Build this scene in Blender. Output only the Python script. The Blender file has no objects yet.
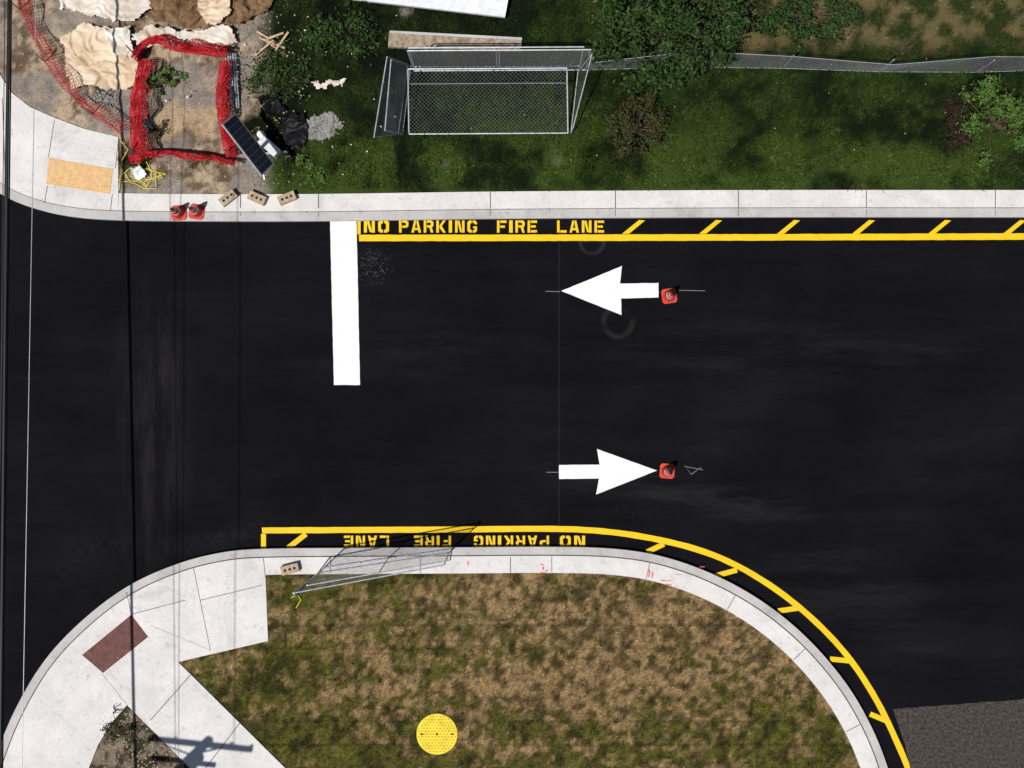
import bpy, math, random
import numpy as np
from mathutils import Vector, noise as mnoise
random.seed(7); rng=np.random.default_rng(7)
S=0.025; H=30.0
def P(px,py,z=0.0):
    k=S*(1-z/H); return ((px-512)*k,(384-py)*k,z)
scene=bpy.context.scene
# ------------------------------------------------------------ noise
TAB=rng.random((256,256))
def vn(x,y,s=0):
    x=np.asarray(x,float)+s*17.3; y=np.asarray(y,float)+s*31.7
    xi=np.floor(x).astype(int); yi=np.floor(y).astype(int); fx=x-xi; fy=y-yi
    fx=fx*fx*(3-2*fx); fy=fy*fy*(3-2*fy)
    a=TAB[xi%256,yi%256]; b=TAB[(xi+1)%256,yi%256]; c=TAB[xi%256,(yi+1)%256]; d=TAB[(xi+1)%256,(yi+1)%256]
    return (a*(1-fx)+b*fx)*(1-fy)+(c*(1-fx)+d*fx)*fy
def fbm(x,y,s=0,o=4):
    r=0;a=.5;t=0
    for i in range(o):
        r=r+a*vn(np.asarray(x)*2**i,np.asarray(y)*2**i,s+i); t+=a; a*=.55
    return r/t
def ss(a,b,x):
    t=np.clip((x-a)/(b-a),0,1); return t*t*(3-2*t)
def inpoly(px,py,poly):
    px=np.asarray(px,float);py=np.asarray(py,float); r=np.zeros(px.shape,bool); n=len(poly)
    for i in range(n):
        x1,y1=poly[i];x2,y2=poly[(i+1)%n]
        if y1==y2: continue
        c=((y1>py)!=(y2>py))&(px<(x2-x1)*(py-y1)/(y2-y1)+x1); r^=c
    return r
# ------------------------------------------------------------ materials
def newmat(name):
    m=bpy.data.materials.new(name); m.use_nodes=True; nt=m.node_tree
    return m,nt,nt.nodes['Principled BSDF']
def N(nt,t,**k):
    n=nt.nodes.new(t)
    for a,b in k.items(): setattr(n,a,b)
    return n
def noise_node(nt,scale,detail=4,rough=.6,vec=None,dist=0):
    n=N(nt,'ShaderNodeTexNoise'); n.inputs['Scale'].default_value=scale; n.inputs['Detail'].default_value=detail
    n.inputs['Roughness'].default_value=rough; n.inputs['Distortion'].default_value=dist
    if vec is None:
        g=N(nt,'ShaderNodeNewGeometry'); vec=g.outputs['Position']
    nt.links.new(vec,n.inputs['Vector']); return n.outputs['Fac']
def ramp(nt,fac,stops):
    r=N(nt,'ShaderNodeValToRGB'); e=r.color_ramp.elements
    while len(e)<len(stops): e.new(.5)
    for i,(p,c) in enumerate(stops):
        e[i].position=p; e[i].color=(c[0],c[1],c[2],1) if hasattr(c,'__len__') else (c,c,c,1)
    nt.links.new(fac,r.inputs[0]); return r.outputs[0]
def mix(nt,fac,a,b,mode='MIX'):
    m=N(nt,'ShaderNodeMix',data_type='RGBA',blend_type=mode)
    def s(i,v):
        if hasattr(v,'links') or hasattr(v,'is_linked'): nt.links.new(v,m.inputs[i])
        elif i==0: m.inputs[0].default_value=v
        else: m.inputs[i].default_value=(*v,1) if hasattr(v,'__len__') else (v,v,v,1)
    s(0,fac);s(6,a);s(7,b); return m.outputs[2]
def bump(nt,b,h,strength=.3,dist=.02):
    n=N(nt,'ShaderNodeBump'); n.inputs['Strength'].default_value=strength; n.inputs['Distance'].default_value=dist
    nt.links.new(h,n.inputs['Height']); nt.links.new(n.outputs[0],b.inputs['Normal'])
def stretch(nt,sc,rot=0):
    g=N(nt,'ShaderNodeNewGeometry'); m=N(nt,'ShaderNodeMapping'); m.inputs['Scale'].default_value=sc; m.inputs['Rotation'].default_value=(0,0,rot)
    nt.links.new(g.outputs['Position'],m.inputs['Vector']); return m.outputs[0]
def simple(name,c1,c2=None,scale=8,rough=.7,bs=0.2,metal=0,spec=.3,detail=5):
    m,nt,b=newmat(name); c2=c2 or tuple(x*.7 for x in c1)
    f=noise_node(nt,scale,detail,.65)
    nt.links.new(ramp(nt,f,[(.35,c2),(.65,c1)]),b.inputs['Base Color'])
    b.inputs['Roughness'].default_value=rough; b.inputs['Metallic'].default_value=metal; b.inputs['Specular IOR Level'].default_value=spec
    if bs: bump(nt,b,noise_node(nt,scale*5,3),bs)
    return m
def paint(name,c,wear=.36,dirt=.8,base=(.012,.012,.013)):
    m,nt,b=newmat(name)
    big=noise_node(nt,1.6,5,.7); col=mix(nt,ramp(nt,big,[(.35,0.0),(.7,1.0)]),tuple(x*dirt for x in c),c)
    grain=noise_node(nt,60,3,.8); col=mix(nt,1.0,col,ramp(nt,grain,[(.3,.8),(.6,1.0)]),'MULTIPLY')
    fine=noise_node(nt,38,6,.8); med=noise_node(nt,5,5,.7)
    s=N(nt,'ShaderNodeMath',operation='MULTIPLY_ADD'); nt.links.new(med,s.inputs[0]); s.inputs[1].default_value=.35; nt.links.new(fine,s.inputs[2])
    w=ramp(nt,s.outputs[0],[(wear+.12,1.0),(wear+.2,0.0)])
    nt.links.new(mix(nt,w,col,base),b.inputs['Base Color'])
    b.inputs['Roughness'].default_value=.6; b.inputs['Specular IOR Level'].default_value=.2
    bump(nt,b,noise_node(nt,70,4,.8),.35,.01); return m
def vcol(name,scale=25,lo=.55,hi=1.35,bs=.6,bd=.03):
    m,nt,b=newmat(name); a=N(nt,'ShaderNodeAttribute',attribute_name='Col')
    f=noise_node(nt,scale,6,.75); c=mix(nt,1.0,a.outputs['Color'],ramp(nt,f,[(.3,lo),(.7,hi)]),'MULTIPLY')
    nt.links.new(c,b.inputs['Base Color']); b.inputs['Roughness'].default_value=.9; b.inputs['Specular IOR Level'].default_value=.1
    if bs: bump(nt,b,f,bs,bd)
    return m
def leafmat(name,cs):
    m,nt,b=newmat(name); g=N(nt,'ShaderNodeNewGeometry')
    nt.links.new(ramp(nt,g.outputs['Random Per Island'],[(i/(len(cs)-1),c) for i,c in enumerate(cs)]),b.inputs['Base Color'])
    b.inputs['Roughness'].default_value=.6; b.inputs['Specular IOR Level'].default_value=.2; return m
def asphalt():
    m,nt,b=newmat('asphalt')
    fine=noise_node(nt,42,6,.9); large=noise_node(nt,.28,5,.6)
    st=noise_node(nt,1.0,6,.7,stretch(nt,(.22,1.6,1)))
    c=ramp(nt,fine,[(.32,(.0008,.0008,.0012)),(.52,(.0045,.0045,.0062)),(.62,(.011,.011,.0135)),(.72,(.034,.034,.036))])
    c=mix(nt,1.0,c,ramp(nt,large,[(.3,.65),(.7,1.4)]),'MULTIPLY')
    c=mix(nt,1.0,c,ramp(nt,st,[(.3,.75),(.7,1.35)]),'MULTIPLY')
    vs=noise_node(nt,1.0,6,.7,stretch(nt,(2.2,.25,1),.1))
    g=N(nt,'ShaderNodeNewGeometry'); sx=N(nt,'ShaderNodeSeparateXYZ'); nt.links.new(g.outputs['Position'],sx.inputs[0])
    def blob(px,py,rx,ry,rot=0):
        x,y,_=P(px,py); mp=N(nt,'ShaderNodeMapping',vector_type='TEXTURE'); mp.inputs['Location'].default_value=(x,y,0)
        mp.inputs['Scale'].default_value=(rx*S,ry*S,1); mp.inputs['Rotation'].default_value=(0,0,math.radians(rot)); nt.links.new(g.outputs['Position'],mp.inputs['Vector'])
        l=N(nt,'ShaderNodeVectorMath',operation='LENGTH'); nt.links.new(mp.outputs[0],l.inputs[0]); return l.outputs['Value']
    def mul(a,b_):
        n=N(nt,'ShaderNodeMath',operation='MULTIPLY'); nt.links.new(a,n.inputs[0])
        if hasattr(b_,'is_linked'): nt.links.new(b_,n.inputs[1])
        else: n.inputs[1].default_value=b_
        return n.outputs[0]
    dust=(.05,.043,.036)
    splat=noise_node(nt,11,6,.85,None,1.5)
    for (px,py,rx,ry,rot,k,tex,lo,hi) in [(152,430,46,170,0,.5,vs,.45,.7),(700,500,170,26,-6,.3,st,.48,.66),(372,266,24,24,0,.9,splat,.57,.62),(640,512,60,9,-3,.3,splat,.5,.62),(860,600,150,60,-30,.2,st,.45,.7),(420,350,140,30,0,.15,st,.45,.7),(230,536,90,16,12,.4,splat,.46,.7),(760,350,260,40,0,.18,st,.45,.7),(90,560,80,60,40,.2,splat,.45,.7)]:
        w=ramp(nt,blob(px,py,rx,ry,rot),[(0.1,1.0),(1.0,0.0)])
        t=ramp(nt,tex,[(lo,0.0),(hi,1.0)])
        c=mix(nt,mul(mul(w,t),k),c,dust if k<.9 else (.22,.22,.22))
    tn=noise_node(nt,1.3,2,.5); 
    for (px,py,r,wd,k,mp) in [(618,322,16,.16,.26,(.38,.6)),(592,242,13,.14,.22,(.3,.6))]:
        l=blob(px,py,r,r)
        n=N(nt,'ShaderNodeMath',operation='SUBTRACT'); nt.links.new(l,n.inputs[0]); n.inputs[1].default_value=.9
        a=N(nt,'ShaderNodeMath',operation='ABSOLUTE'); nt.links.new(n.outputs[0],a.inputs[0])
        w=ramp(nt,a.outputs[0],[(wd*.3,1.0),(wd*1.5,0.0)])
        t=ramp(nt,tn,[(mp[0],0.0),(mp[1],1.0)]); f2=ramp(nt,fine,[(.35,.3),(.6,1.0)])
        c=mix(nt,mul(mul(mul(w,t),f2),k),c,(.1,.095,.09))
    n=N(nt,'ShaderNodeMath',operation='SUBTRACT'); nt.links.new(sx.outputs[0],n.inputs[0]); n.inputs[1].default_value=P(559,0)[0]
    a=N(nt,'ShaderNodeMath',operation='ABSOLUTE'); nt.links.new(n.outputs[0],a.inputs[0])
    w=ramp(nt,a.outputs[0],[(.006,1.0),(.016,0.0)]); c=mix(nt,mul(w,.4),c,(.035,.033,.03))
    v=N(nt,'ShaderNodeTexVoronoi'); v.inputs['Scale'].default_value=9; nt.links.new(g.outputs['Position'],v.inputs['Vector'])
    w=ramp(nt,v.outputs['Distance'],[(.04,1.0),(.09,0.0)])
    sp=N(nt,'ShaderNodeSeparateColor'); nt.links.new(v.outputs['Color'],sp.inputs[0])
    c=mix(nt,mul(w,ramp(nt,sp.outputs[0],[(.95,0.0),(.99,.3)])),c,(.14,.13,.12))
    nt.links.new(c,b.inputs['Base Color']); b.inputs['Roughness'].default_value=.9; b.inputs['Specular IOR Level'].default_value=.06
    bump(nt,b,fine,.5,.01); return m
def concrete(name,c1,c2):
    m,nt,b=newmat(name); big=noise_node(nt,1.1,5,.65); fine=noise_node(nt,30,5,.75); bl=noise_node(nt,6,5,.7); st=noise_node(nt,.7,7,.75,None,.8)
    c=ramp(nt,big,[(.3,c2),(.68,c1)]); c=mix(nt,1.0,c,ramp(nt,fine,[(.3,.82),(.65,1.06)]),'MULTIPLY')
    c=mix(nt,1.0,c,ramp(nt,bl,[(.28,.72),(.42,1.0)]),'MULTIPLY')
    c=mix(nt,1.0,c,ramp(nt,st,[(.34,.82),(.46,1.0)]),'MULTIPLY')
    nt.links.new(c,b.inputs['Base Color']); b.inputs['Roughness'].default_value=.85; b.inputs['Specular IOR Level'].default_value=.2; bump(nt,b,fine,.25,.01); return m
M={}
M['asphalt']=asphalt()
M['oldasph']=simple('old_asphalt',(.085,.072,.064),(.025,.021,.019),14,.9,.6,spec=.1,detail=10)
M['conc']=concrete('concrete_walk',(.68,.655,.635),(.56,.54,.52))
M['kerb']=concrete('concrete_kerb',(.52,.50,.485),(.38,.37,.355))
M['joint']=simple('joint_dirt',(.22,.19,.17),(.09,.08,.07),12,.9,0)
M['jointd']=simple('joint_dark',(.10,.09,.08),(.04,.035,.03),4,.9,0)
M['white']=paint('white_road_paint',(.80,.80,.80),.17,.92)
M['yellow']=paint('yellow_road_paint',(.86,.55,.008),.18,.88)
M['pink']=paint('pink_marking_paint',(.8,.10,.14),.40,base=(.62,.59,.57))
M['chalk']=paint('chalk',(.22,.22,.22),.34)
M['verge']=vcol('verge_soil'); M['blade']=vcol('grass_blades',6,.6,1.5,0)
M['far']=simple('far_ground',(.05,.06,.02),(.09,.07,.04),.5,.95,0,spec=.05)
M['steel']=simple('galvanised_steel',(.55,.57,.60),(.36,.38,.40),10,.45,0,metal=.4)
M['wire']=simple('chain_link_wire',(.30,.31,.33),(.2,.21,.22),10,.5,0,metal=.3)
M['cable']=simple('black_cable',(.02,.02,.022),(.015,.015,.016),5,.6,0)
M['cable2']=simple('aluminium_cable',(.4,.4,.42),(.3,.3,.32),5,.5,0,metal=.3)
M['orange']=simple('cone_orange',(.60,.055,.025),(.40,.033,.018),12,.55,.05)
M['rubber']=simple('black_rubber',(.03,.03,.03),(.02,.02,.02),12,.8,.1)
M['collar']=simple('reflective_collar',(.7,.7,.7),(.5,.5,.5),12,.4,0)
M['red']=simple('red_netting',(.55,.012,.02),(.25,.006,.010),5,.5,0)
M['tarpw']=simple('white_tarp',(.72,.68,.61),(.46,.38,.29),1.6,.6,.25,detail=8)
M['tarpt']=simple('tan_tarp',(.70,.57,.42),(.46,.33,.20),1.8,.6,.3,detail=8)
M['mud']=simple('mud',(.24,.145,.075),(.09,.05,.025),3.5,.95,.8,detail=8)
M['soil']=simple('clods',(.40,.32,.24),(.16,.12,.08),9,.95,.5,detail=8)
M['gravel']=simple('gravel',(.40,.39,.37),(.14,.13,.12),25,.9,.9,detail=8)
M['wood']=simple('raw_wood',(.55,.40,.25),(.35,.24,.14),9,.8,.3)
M['pole']=simple('pole_wood',(.2,.14,.09),(.1,.07,.05),9,.8,.3)
M['block']=simple('tan_concrete_block',(.46,.36,.25),(.28,.21,.15),12,.9,.4)
M['dark']=simple('dark_recess',(.02,.02,.02),(.01,.01,.01),9,.9,0)
M['shade']=simple('shade_black',(.010,.010,.011),(.004,.004,.005),9,.5,.2,spec=.15)  # near-black colour for lumps standing in for shadow beside the solar panel
M['cell']=simple('solar_cell',(.012,.016,.035),(.007,.010,.024),9,.25,0,spec=.4)
M['frame']=simple('white_metal',(.75,.76,.78),(.6,.61,.63),9,.4,0)
M['tact_y']=simple('tan_tactile',(.70,.46,.23),(.55,.36,.17),9,.8,.2)
M['tact_r']=simple('brick_red_tactile',(.17,.07,.06),(.10,.045,.04),9,.8,.2)
M['cover']=simple('yellow_cover',(.80,.64,.03),(.64,.47,.02),5,.6,.1)
M['cover2']=simple('yellow_cover_stud',(.60,.45,.02),(.46,.32,.02),5,.6,.1)
M['rope']=simple('yellow_rope',(.75,.70,.04),(.55,.5,.03),20,.6,0)
M['bark']=simple('bark',(.12,.08,.05),(.06,.04,.03),20,.9,.5)
M['leafd']=leafmat('leaves_dark',[(.006,.014,.003),(.017,.042,.007),(.040,.088,.014),(.010,.025,.004)])
M['leafb']=leafmat('leaves_bright',[(.02,.05,.006),(.06,.12,.02),(.10,.17,.035),(.03,.08,.01)])
M['leafr']=leafmat('leaves_maroon',[(.02,.006,.007),(.035,.012,.010),(.012,.020,.006),(.025,.010,.008)])
M['leafm']=leafmat('leaves_mixed',[(.02,.03,.006),(.05,.06,.014),(.06,.025,.012),(.02,.016,.007),(.035,.07,.012)])
# ------------------------------------------------------------ mesh builder
class MB:
    def __init__(s): s.v=[];s.f=[];s.m=[];s.mats=[]
    def mi(s,k):
        if k not in s.mats: s.mats.append(k)
        return s.mats.index(k)
    def add(s,vs,fs,k):
        o=len(s.v); s.v+= [tuple(v) for v in vs]; i=s.mi(k)
        for f in fs: s.f.append(tuple(a+o for a in f)); s.m.append(i)
    def tube(s,pts,r,k,n=6,caps=True):
        pts=[Vector(p) for p in pts]; rs=r if hasattr(r,'__len__') else [r]*len(pts); vs=[];fs=[]
        for i,p in enumerate(pts):
            d=(pts[min(i+1,len(pts)-1)]-pts[max(i-1,0)]).normalized()
            a=d.cross(Vector((0,0,1))); 
            if a.length<.01: a=d.cross(Vector((1,0,0)))
            a.normalize(); b=d.cross(a)
            for j in range(n):
                t=2*math.pi*j/n; vs.append(p+a*math.cos(t)*rs[i]+b*math.sin(t)*rs[i])
        for i in range(len(pts)-1):
            for j in range(n): fs.append((i*n+j,i*n+(j+1)%n,(i+1)*n+(j+1)%n,(i+1)*n+j))
        if caps: fs.append(tuple(range(n))); fs.append(tuple((len(pts)-1)*n+j for j in reversed(range(n))))
        s.add(vs,fs,k)
    def prism(s,poly,z0,z1,k,ks=None):
        n=len(poly); a=sum(poly[i][0]*poly[(i+1)%n][1]-poly[(i+1)%n][0]*poly[i][1] for i in range(n))
        if a<0: poly=poly[::-1]
        s.add([(x,y,z1) for x,y in poly],[tuple(range(n))],k)
        s.add([(x,y,z0) for x,y in poly]+[(x,y,z1) for x,y in poly],[(i,(i+1)%n,(i+1)%n+n,i+n) for i in range(n)],ks or k)
    def box(s,c,size,k,rot=0,tilt=None):
        from mathutils import Euler
        e=Euler(tilt or (0,0,math.radians(rot))); hx,hy,hz=[a/2 for a in size]
        vs=[]
        for sx,sy,sz in [(-1,-1,-1),(1,-1,-1),(1,1,-1),(-1,1,-1),(-1,-1,1),(1,-1,1),(1,1,1),(-1,1,1)]:
            v=Vector((sx*hx,sy*hy,sz*hz)); v.rotate(e); vs.append(v+Vector(c))
        s.add(vs,[(3,2,1,0),(4,5,6,7),(0,1,5,4),(1,2,6,5),(2,3,7,6),(3,0,4,7)],k)
    def flat(s,poly,z,k):
        n=len(poly); a=sum(poly[i][0]*poly[(i+1)%n][1]-poly[(i+1)%n][0]*poly[i][1] for i in range(n))
        if a<0: poly=poly[::-1]
        s.add([(x,y,z) for x,y in poly],[tuple(range(n))],k)
    def obj(s,name,smooth=False,bevel=0):
        me=bpy.data.meshes.new(name); me.from_pydata(s.v,[],s.f); me.polygons.foreach_set('material_index',s.m)
        for k in s.mats: me.materials.append(M[k])
        if smooth: me.polygons.foreach_set('use_smooth',[True]*len(s.f))
        me.update(); o=bpy.data.objects.new(name,me); scene.collection.objects.link(o)
        if bevel:
            b=o.modifiers.new('b','BEVEL'); b.width=bevel; b.segments=2; b.limit_method='ANGLE'
        return o
def PP(l,z=0): return [P(x,y,z)[:2] for x,y in l]
def catmull(pts,step=6):
    out=[]; n=len(pts)
    for i in range(n-1):
        p0=np.array(pts[max(i-1,0)],float);p1=np.array(pts[i],float);p2=np.array(pts[i+1],float);p3=np.array(pts[min(i+2,n-1)],float)
        Ln=np.linalg.norm(p2-p1); m1=(p2-p0)/max(np.linalg.norm(p2-p0),1e-6)*Ln; m2=(p3-p1)/max(np.linalg.norm(p3-p1),1e-6)*Ln
        k=max(2,int(Ln/step))
        for j in range(k):
            t=j/k; out.append(tuple((2*t**3-3*t**2+1)*p1+(t**3-2*t**2+t)*m1+(-2*t**3+3*t**2)*p2+(t**3-t**2)*m2))
    out.append(tuple(map(float,pts[-1]))); return out
def offset(path,d):
    out=[]
    for i,p in enumerate(path):
        a=np.array(path[max(i-1,0)]);b=np.array(path[min(i+1,len(path)-1)]); t=(b-a)/np.linalg.norm(b-a)
        nrm=np.array((-t[1],t[0])); out.append((p[0]+nrm[0]*d,p[1]+nrm[1]*d))
    return out
def strip_prism(mb,path,d0,d1,z0,z1,k):
    a=PP(offset(path,d0),z1); b=PP(offset(path,d1),z1); n=len(a)
    vs=[(x,y,z1) for x,y in a]+[(x,y,z1) for x,y in b]+[(x,y,z0) for x,y in a]+[(x,y,z0) for x,y in b]; fs=[]
    for i in range(n-1):
        fs+=[(i,i+1,n+i+1,n+i),(i,2*n+i,2*n+i+1,i+1),(n+i,n+i+1,3*n+i+1,3*n+i)]
    mb.add(vs,fs,k)
def ragged(path,d,amp=.35,seed=0):
    o=offset(path,d); r=random.Random(seed); return [(x+r.uniform(-amp,amp),y+r.uniform(-amp,amp)) for x,y in o]
def strip_flat(mb,path,w,z,k,seed=1,amp=.16):
    a=PP(ragged(path,-w/2,amp,seed),z); b=PP(ragged(path,w/2,amp,seed+1),z); n=len(a)
    mb.add([(x,y,z) for x,y in a]+[(x,y,z) for x,y in b],[(i,i+1,n+i+1,n+i) for i in range(n-1)],k)
def dens(pl,step=5):
    out=[]
    for i in range(len(pl)-1):
        a=np.array(pl[i],float);b=np.array(pl[i+1],float);k=max(1,int(np.linalg.norm(b-a)/step))
        out+= [tuple(a+(b-a)*j/k) for j in range(k)]
    out.append(tuple(map(float,pl[-1]))); return out
# ------------------------------------------------------------ base sheets
mb=MB(); mb.flat([(-2000,-2000),(2000,-2000),(2000,2000),(-2000,2000)],-.06,'far'); mb.obj('ground')
mb=MB(); mb.flat([(-45,-45),(60,-45),(60,45),(-45,45)],0,'asphalt'); mb.obj('road')
mb=MB()
e=ragged(dens([(893,709),(960,704),(1024,699),(1700,660)],7),0,.5,3)
mb.flat(PP(e+[(1700,1500),(880,1500),(915,790),(905,745)]),.004,'oldasph')
mb.obj('road_patch')
# ------------------------------------------------------------ kerbs / walks
ZK=.14
KT=catmull([(-100,-700),(-100,-100),(-98,40),(-85,100),(-60,142),(-25,176),(8,198),(40,210),(75,217),(118,220),(200,221),(310,221),(500,218.5),(760,217),(1024,217),(1700,216)],8)
KB=catmull([(-70,1100),(-35,860),(-8,768),(14,712),(45,660),(85,618),(130,585),(180,563),(225,552),(262,549),(350,548),(450,547.5),(560,547),(615,549),(660,556),(710,573),(760,600),(805,636),(845,682),(872,728),(890,775),(912,860),(935,1100)],8)
mb=MB(); strip_prism(mb,KT,0,-9,-.02,ZK,'kerb')
i0=[i for i,p in enumerate(KT) if p[0]>=118 and p[1]>150][0]
strip_prism(mb,KT[i0:],-9.5,-27,-.02,ZK+.006,'conc')
strip_prism(mb,KT,-8.9,-9.6,-.02,ZK+.008,'joint')
for px in [240,318,490,615,738,866,995,1120]:
    mb.flat(PP([(px,190.2+2*(px<330)),(px+.8,190.2+2*(px<330)),(px+.8,208),(px,208)],ZK+.012),ZK+.012,'jointd')
    mb.flat(PP([(px,209.5),(px+.7,209.5),(px+.7,216),(px,216)],ZK+.004),ZK+.004,'joint')
mb.obj('kerb')
mb=MB()
inn=offset(KT[:i0+1],-9.5)
walkT=inn+[(118,137),(85,129),(55,118),(30,107),(12,93),(0,75),(-12,40),(-20,-60),(-20,-700)]
mb.prism(PP(walkT,ZK+.006),-.02,ZK+.006,'conc')
for a,b in [((5,186),(2,98)),((48,157),(54,120)),((47,186),(44,203)),((112,194),(110,211)),((115,168),(118,140))]:
    mb.flat(PP([a,(a[0]+.7,a[1]),(b[0]+.7,b[1]),b],ZK+.01),ZK+.01,'joint')
mb.obj('sidewalk')
mb=MB()
strip_prism(mb,KB,0,8,-.02,ZK,'kerb')
i1=[i for i,p in enumerate(KB) if p[0]>=263][0]
strip_prism(mb,KB[i1-2:],8.8,26,-.02,ZK+.004,'conc')
strip_prism(mb,KB,7.9,8.9,-.02,ZK+.008,'jointd')
for px in [330,420,510]:
    mb.flat(PP([(px,557),(px+.8,557),(px+.8,573),(px,573)],ZK+.009),ZK+.009,'joint')
for i in range(i1+34,len(KB)-1,11):
    q=offset(KB,9)[i]; r=offset(KB,25)[i]; mb.flat(PP([q,(q[0]+.6,q[1]+.5),(r[0]+.6,r[1]+.5),r],ZK+.009),ZK+.009,'joint')
mb.obj('kerb')
walkB=offset(KB[:i1+1],8.8)+[(265.5,577),(268,641),(178,662),(285,768),(360,845),(330,1100),(270,845),(190,768),(160,738),(127,705),(112,722),(98,745),(88,770),(60,860),(30,1100)]
mb=MB(); mb.prism(PP(walkB,ZK+.006),-.02,ZK+.006,'conc')
for a,b in [((193,567),(210,650)),((131,614),(126,592)),((147,637),(178,662)),((83,655),(60,640)),((101,673),(127,705)),((40,700),(88,740)),((131,614),(185,600)),((210,650),(150,625)),((200,600),(262,585)),((190,675),(150,720)),((240,722),(205,768)),((263,558),(265,577))]:
    mb.flat(PP([a,(a[0]+.7,a[1]+.5),(b[0]+.7,b[1]+.5),b],ZK+.01),ZK+.01,'joint')
mb.obj('sidewalk')
def tactile(name,c,k,nu,nv):
    mb=MB(); z=ZK+.016; mb.prism(PP(c,z),z-.02,z,k)
    c=[np.array(p,float) for p in c]
    for i in range(nu):
        for j in range(nv):
            u=(i+.5)/nu;v=(j+.5)/nv; p=(c[0]*(1-u)+c[1]*u)*(1-v)+(c[3]*(1-u)+c[2]*u)*v; x,y,_=P(p[0],p[1],z)
            mb.tube([(x,y,z),(x,y,z+.009)],[.018,.011],k,6)
    for i in range(1,3):
        u=i/3; a=c[0]*(1-u)+c[1]*u; b=c[3]*(1-u)+c[2]*u
        mb.flat(PP([tuple(a),(a[0]+.4,a[1]+.2),(b[0]+.4,b[1]+.2),tuple(b)],z+.003),z+.003,k)
    mb.obj(name)
tactile('tactile_paving',[(49,158),(113,169),(110,194),(46,184)],'tact_y',26,11)
tactile('tactile_paving',[(131,615),(148,637),(103,673),(82,655)],'tact_r',11,22)
# ------------------------------------------------------------ markings
mb=MB(); strip_flat(mb,dens([(359,238),(700,237.5),(1024,236.5),(1700,235)]),6.5,.004,'yellow')
mb.flat(PP([(357.5,220),(360.6,220),(360.6,234.4),(357.5,234.4)]),.004,'yellow')
for x in [622,699,777,852,928,1003,1080,1157]:
    mb.flat(PP([(x,233.8),(x+17,220),(x+23,220.5),(x+7,233.8)]),.0042,'yellow')
mb.obj('fire_lane_line')
YB=catmull([(262,530.5),(350,530),(450,529.5),(560,529),(610,532),(660,540),(705,552),(745,570),(785,596),(822,628),(852,662),(877,701),(896,740),(910,775),(925,840),(940,1000)],8)
mb=MB(); strip_flat(mb,YB,6,.004,'yellow')
mb.flat(PP([(261,534),(266,534),(266,549),(261,549)]),.0042,'yellow')
for a,b in [((288,548),(306,534)),((647,552),(664,544)),((715,576),(737,570)),((778,611),(799,608)),((830,659),(851,661)),((870,714),(889,722))]:
    a=np.array(a,float);b=np.array(b,float);t=(b-a)/np.linalg.norm(b-a);n=np.array((-t[1],t[0]))*2.6
    mb.flat(PP([tuple(a-n),tuple(b-n),tuple(b+n),tuple(a+n)],.008),.008,'yellow')
mb.obj('fire_lane_line')
t=.27; h=.2
L={
'N':[[(0,0),(t,0),(t,1),(0,1)],[(1-t,0),(1,0),(1,1),(1-t,1)],[(t+.03,.02),(t+.2,.02),(1-t-.03,.8),(1-t-.03,.98),(1-t-.18,.98),(t+.03,.25)]],
'O':[[(.45,0),(.45,h),(t,h+.1),(t,1-h-.1),(.45,1-h),(.45,1),(.18,1),(0,.85),(0,.15),(.18,0)],[(.55,0),(.55,h),(1-t,h+.1),(1-t,1-h-.1),(.55,1-h),(.55,1),(.82,1),(1,.85),(1,.15),(.82,0)]],
'P':[[(0,0),(t,0),(t,1),(0,1)],[(t+.07,0),(.82,0),(1,.14),(1,.46),(.82,.6),(t+.07,.6),(t+.07,.42),(.66,.42),(.72,.36),(.72,.24),(.66,.18),(t+.07,.18)]],
'A':[[(.0,1),(.3,0),(.47,0),(.47,.22),(.27,1)],[(1,1),(.7,0),(.53,0),(.53,.22),(.73,1)],[(.36,.62),(.64,.62),(.68,.8),(.32,.8)]],
'R':[[(0,0),(t,0),(t,1),(0,1)],[(t+.07,0),(.82,0),(1,.14),(1,.44),(.84,.56),(1,1),(.73,1),(.56,.58),(t+.07,.58),(t+.07,.4),(.66,.4),(.72,.35),(.72,.24),(.66,.18),(t+.07,.18)]],
'K':[[(0,0),(t,0),(t,1),(0,1)],[(t+.06,.42),(.7,0),(1,0),(.58,.45),(1,1),(.7,1),(t+.06,.6)]],
'I':[[(.0,0),(1,0),(1,1),(0,1)]],
'G':[[(.45,0),(.45,h),(t,h+.1),(t,1-h-.1),(.45,1-h),(.45,1),(.18,1),(0,.85),(0,.15),(.18,0)],[(.55,0),(.82,0),(1,.15),(1,.32),(.74,.32),(.7,h),(.55,h)],[(.55,1),(.82,1),(1,.85),(1,.48),(.6,.48),(.6,.64),(.74,.64),(.74,1-h),(.55,1-h)]],
'F':[[(0,0),(t,0),(t,1),(0,1)],[(t+.07,0),(1,0),(1,h),(t+.07,h)],[(t+.07,.42),(.85,.42),(.85,.6),(t+.07,.6)]],
'E':[[(0,0),(t,0),(t,1),(0,1)],[(t+.07,0),(1,0),(1,h),(t+.07,h)],[(t+.07,.41),(.88,.41),(.88,.59),(t+.07,.59)],[(t+.07,1-h),(1,1-h),(1,1),(t+.07,1)]],
'L':[[(0,0),(t,0),(t,1),(0,1)],[(t+.07,1-h),(1,1-h),(1,1),(t+.07,1)]],
}
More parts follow.
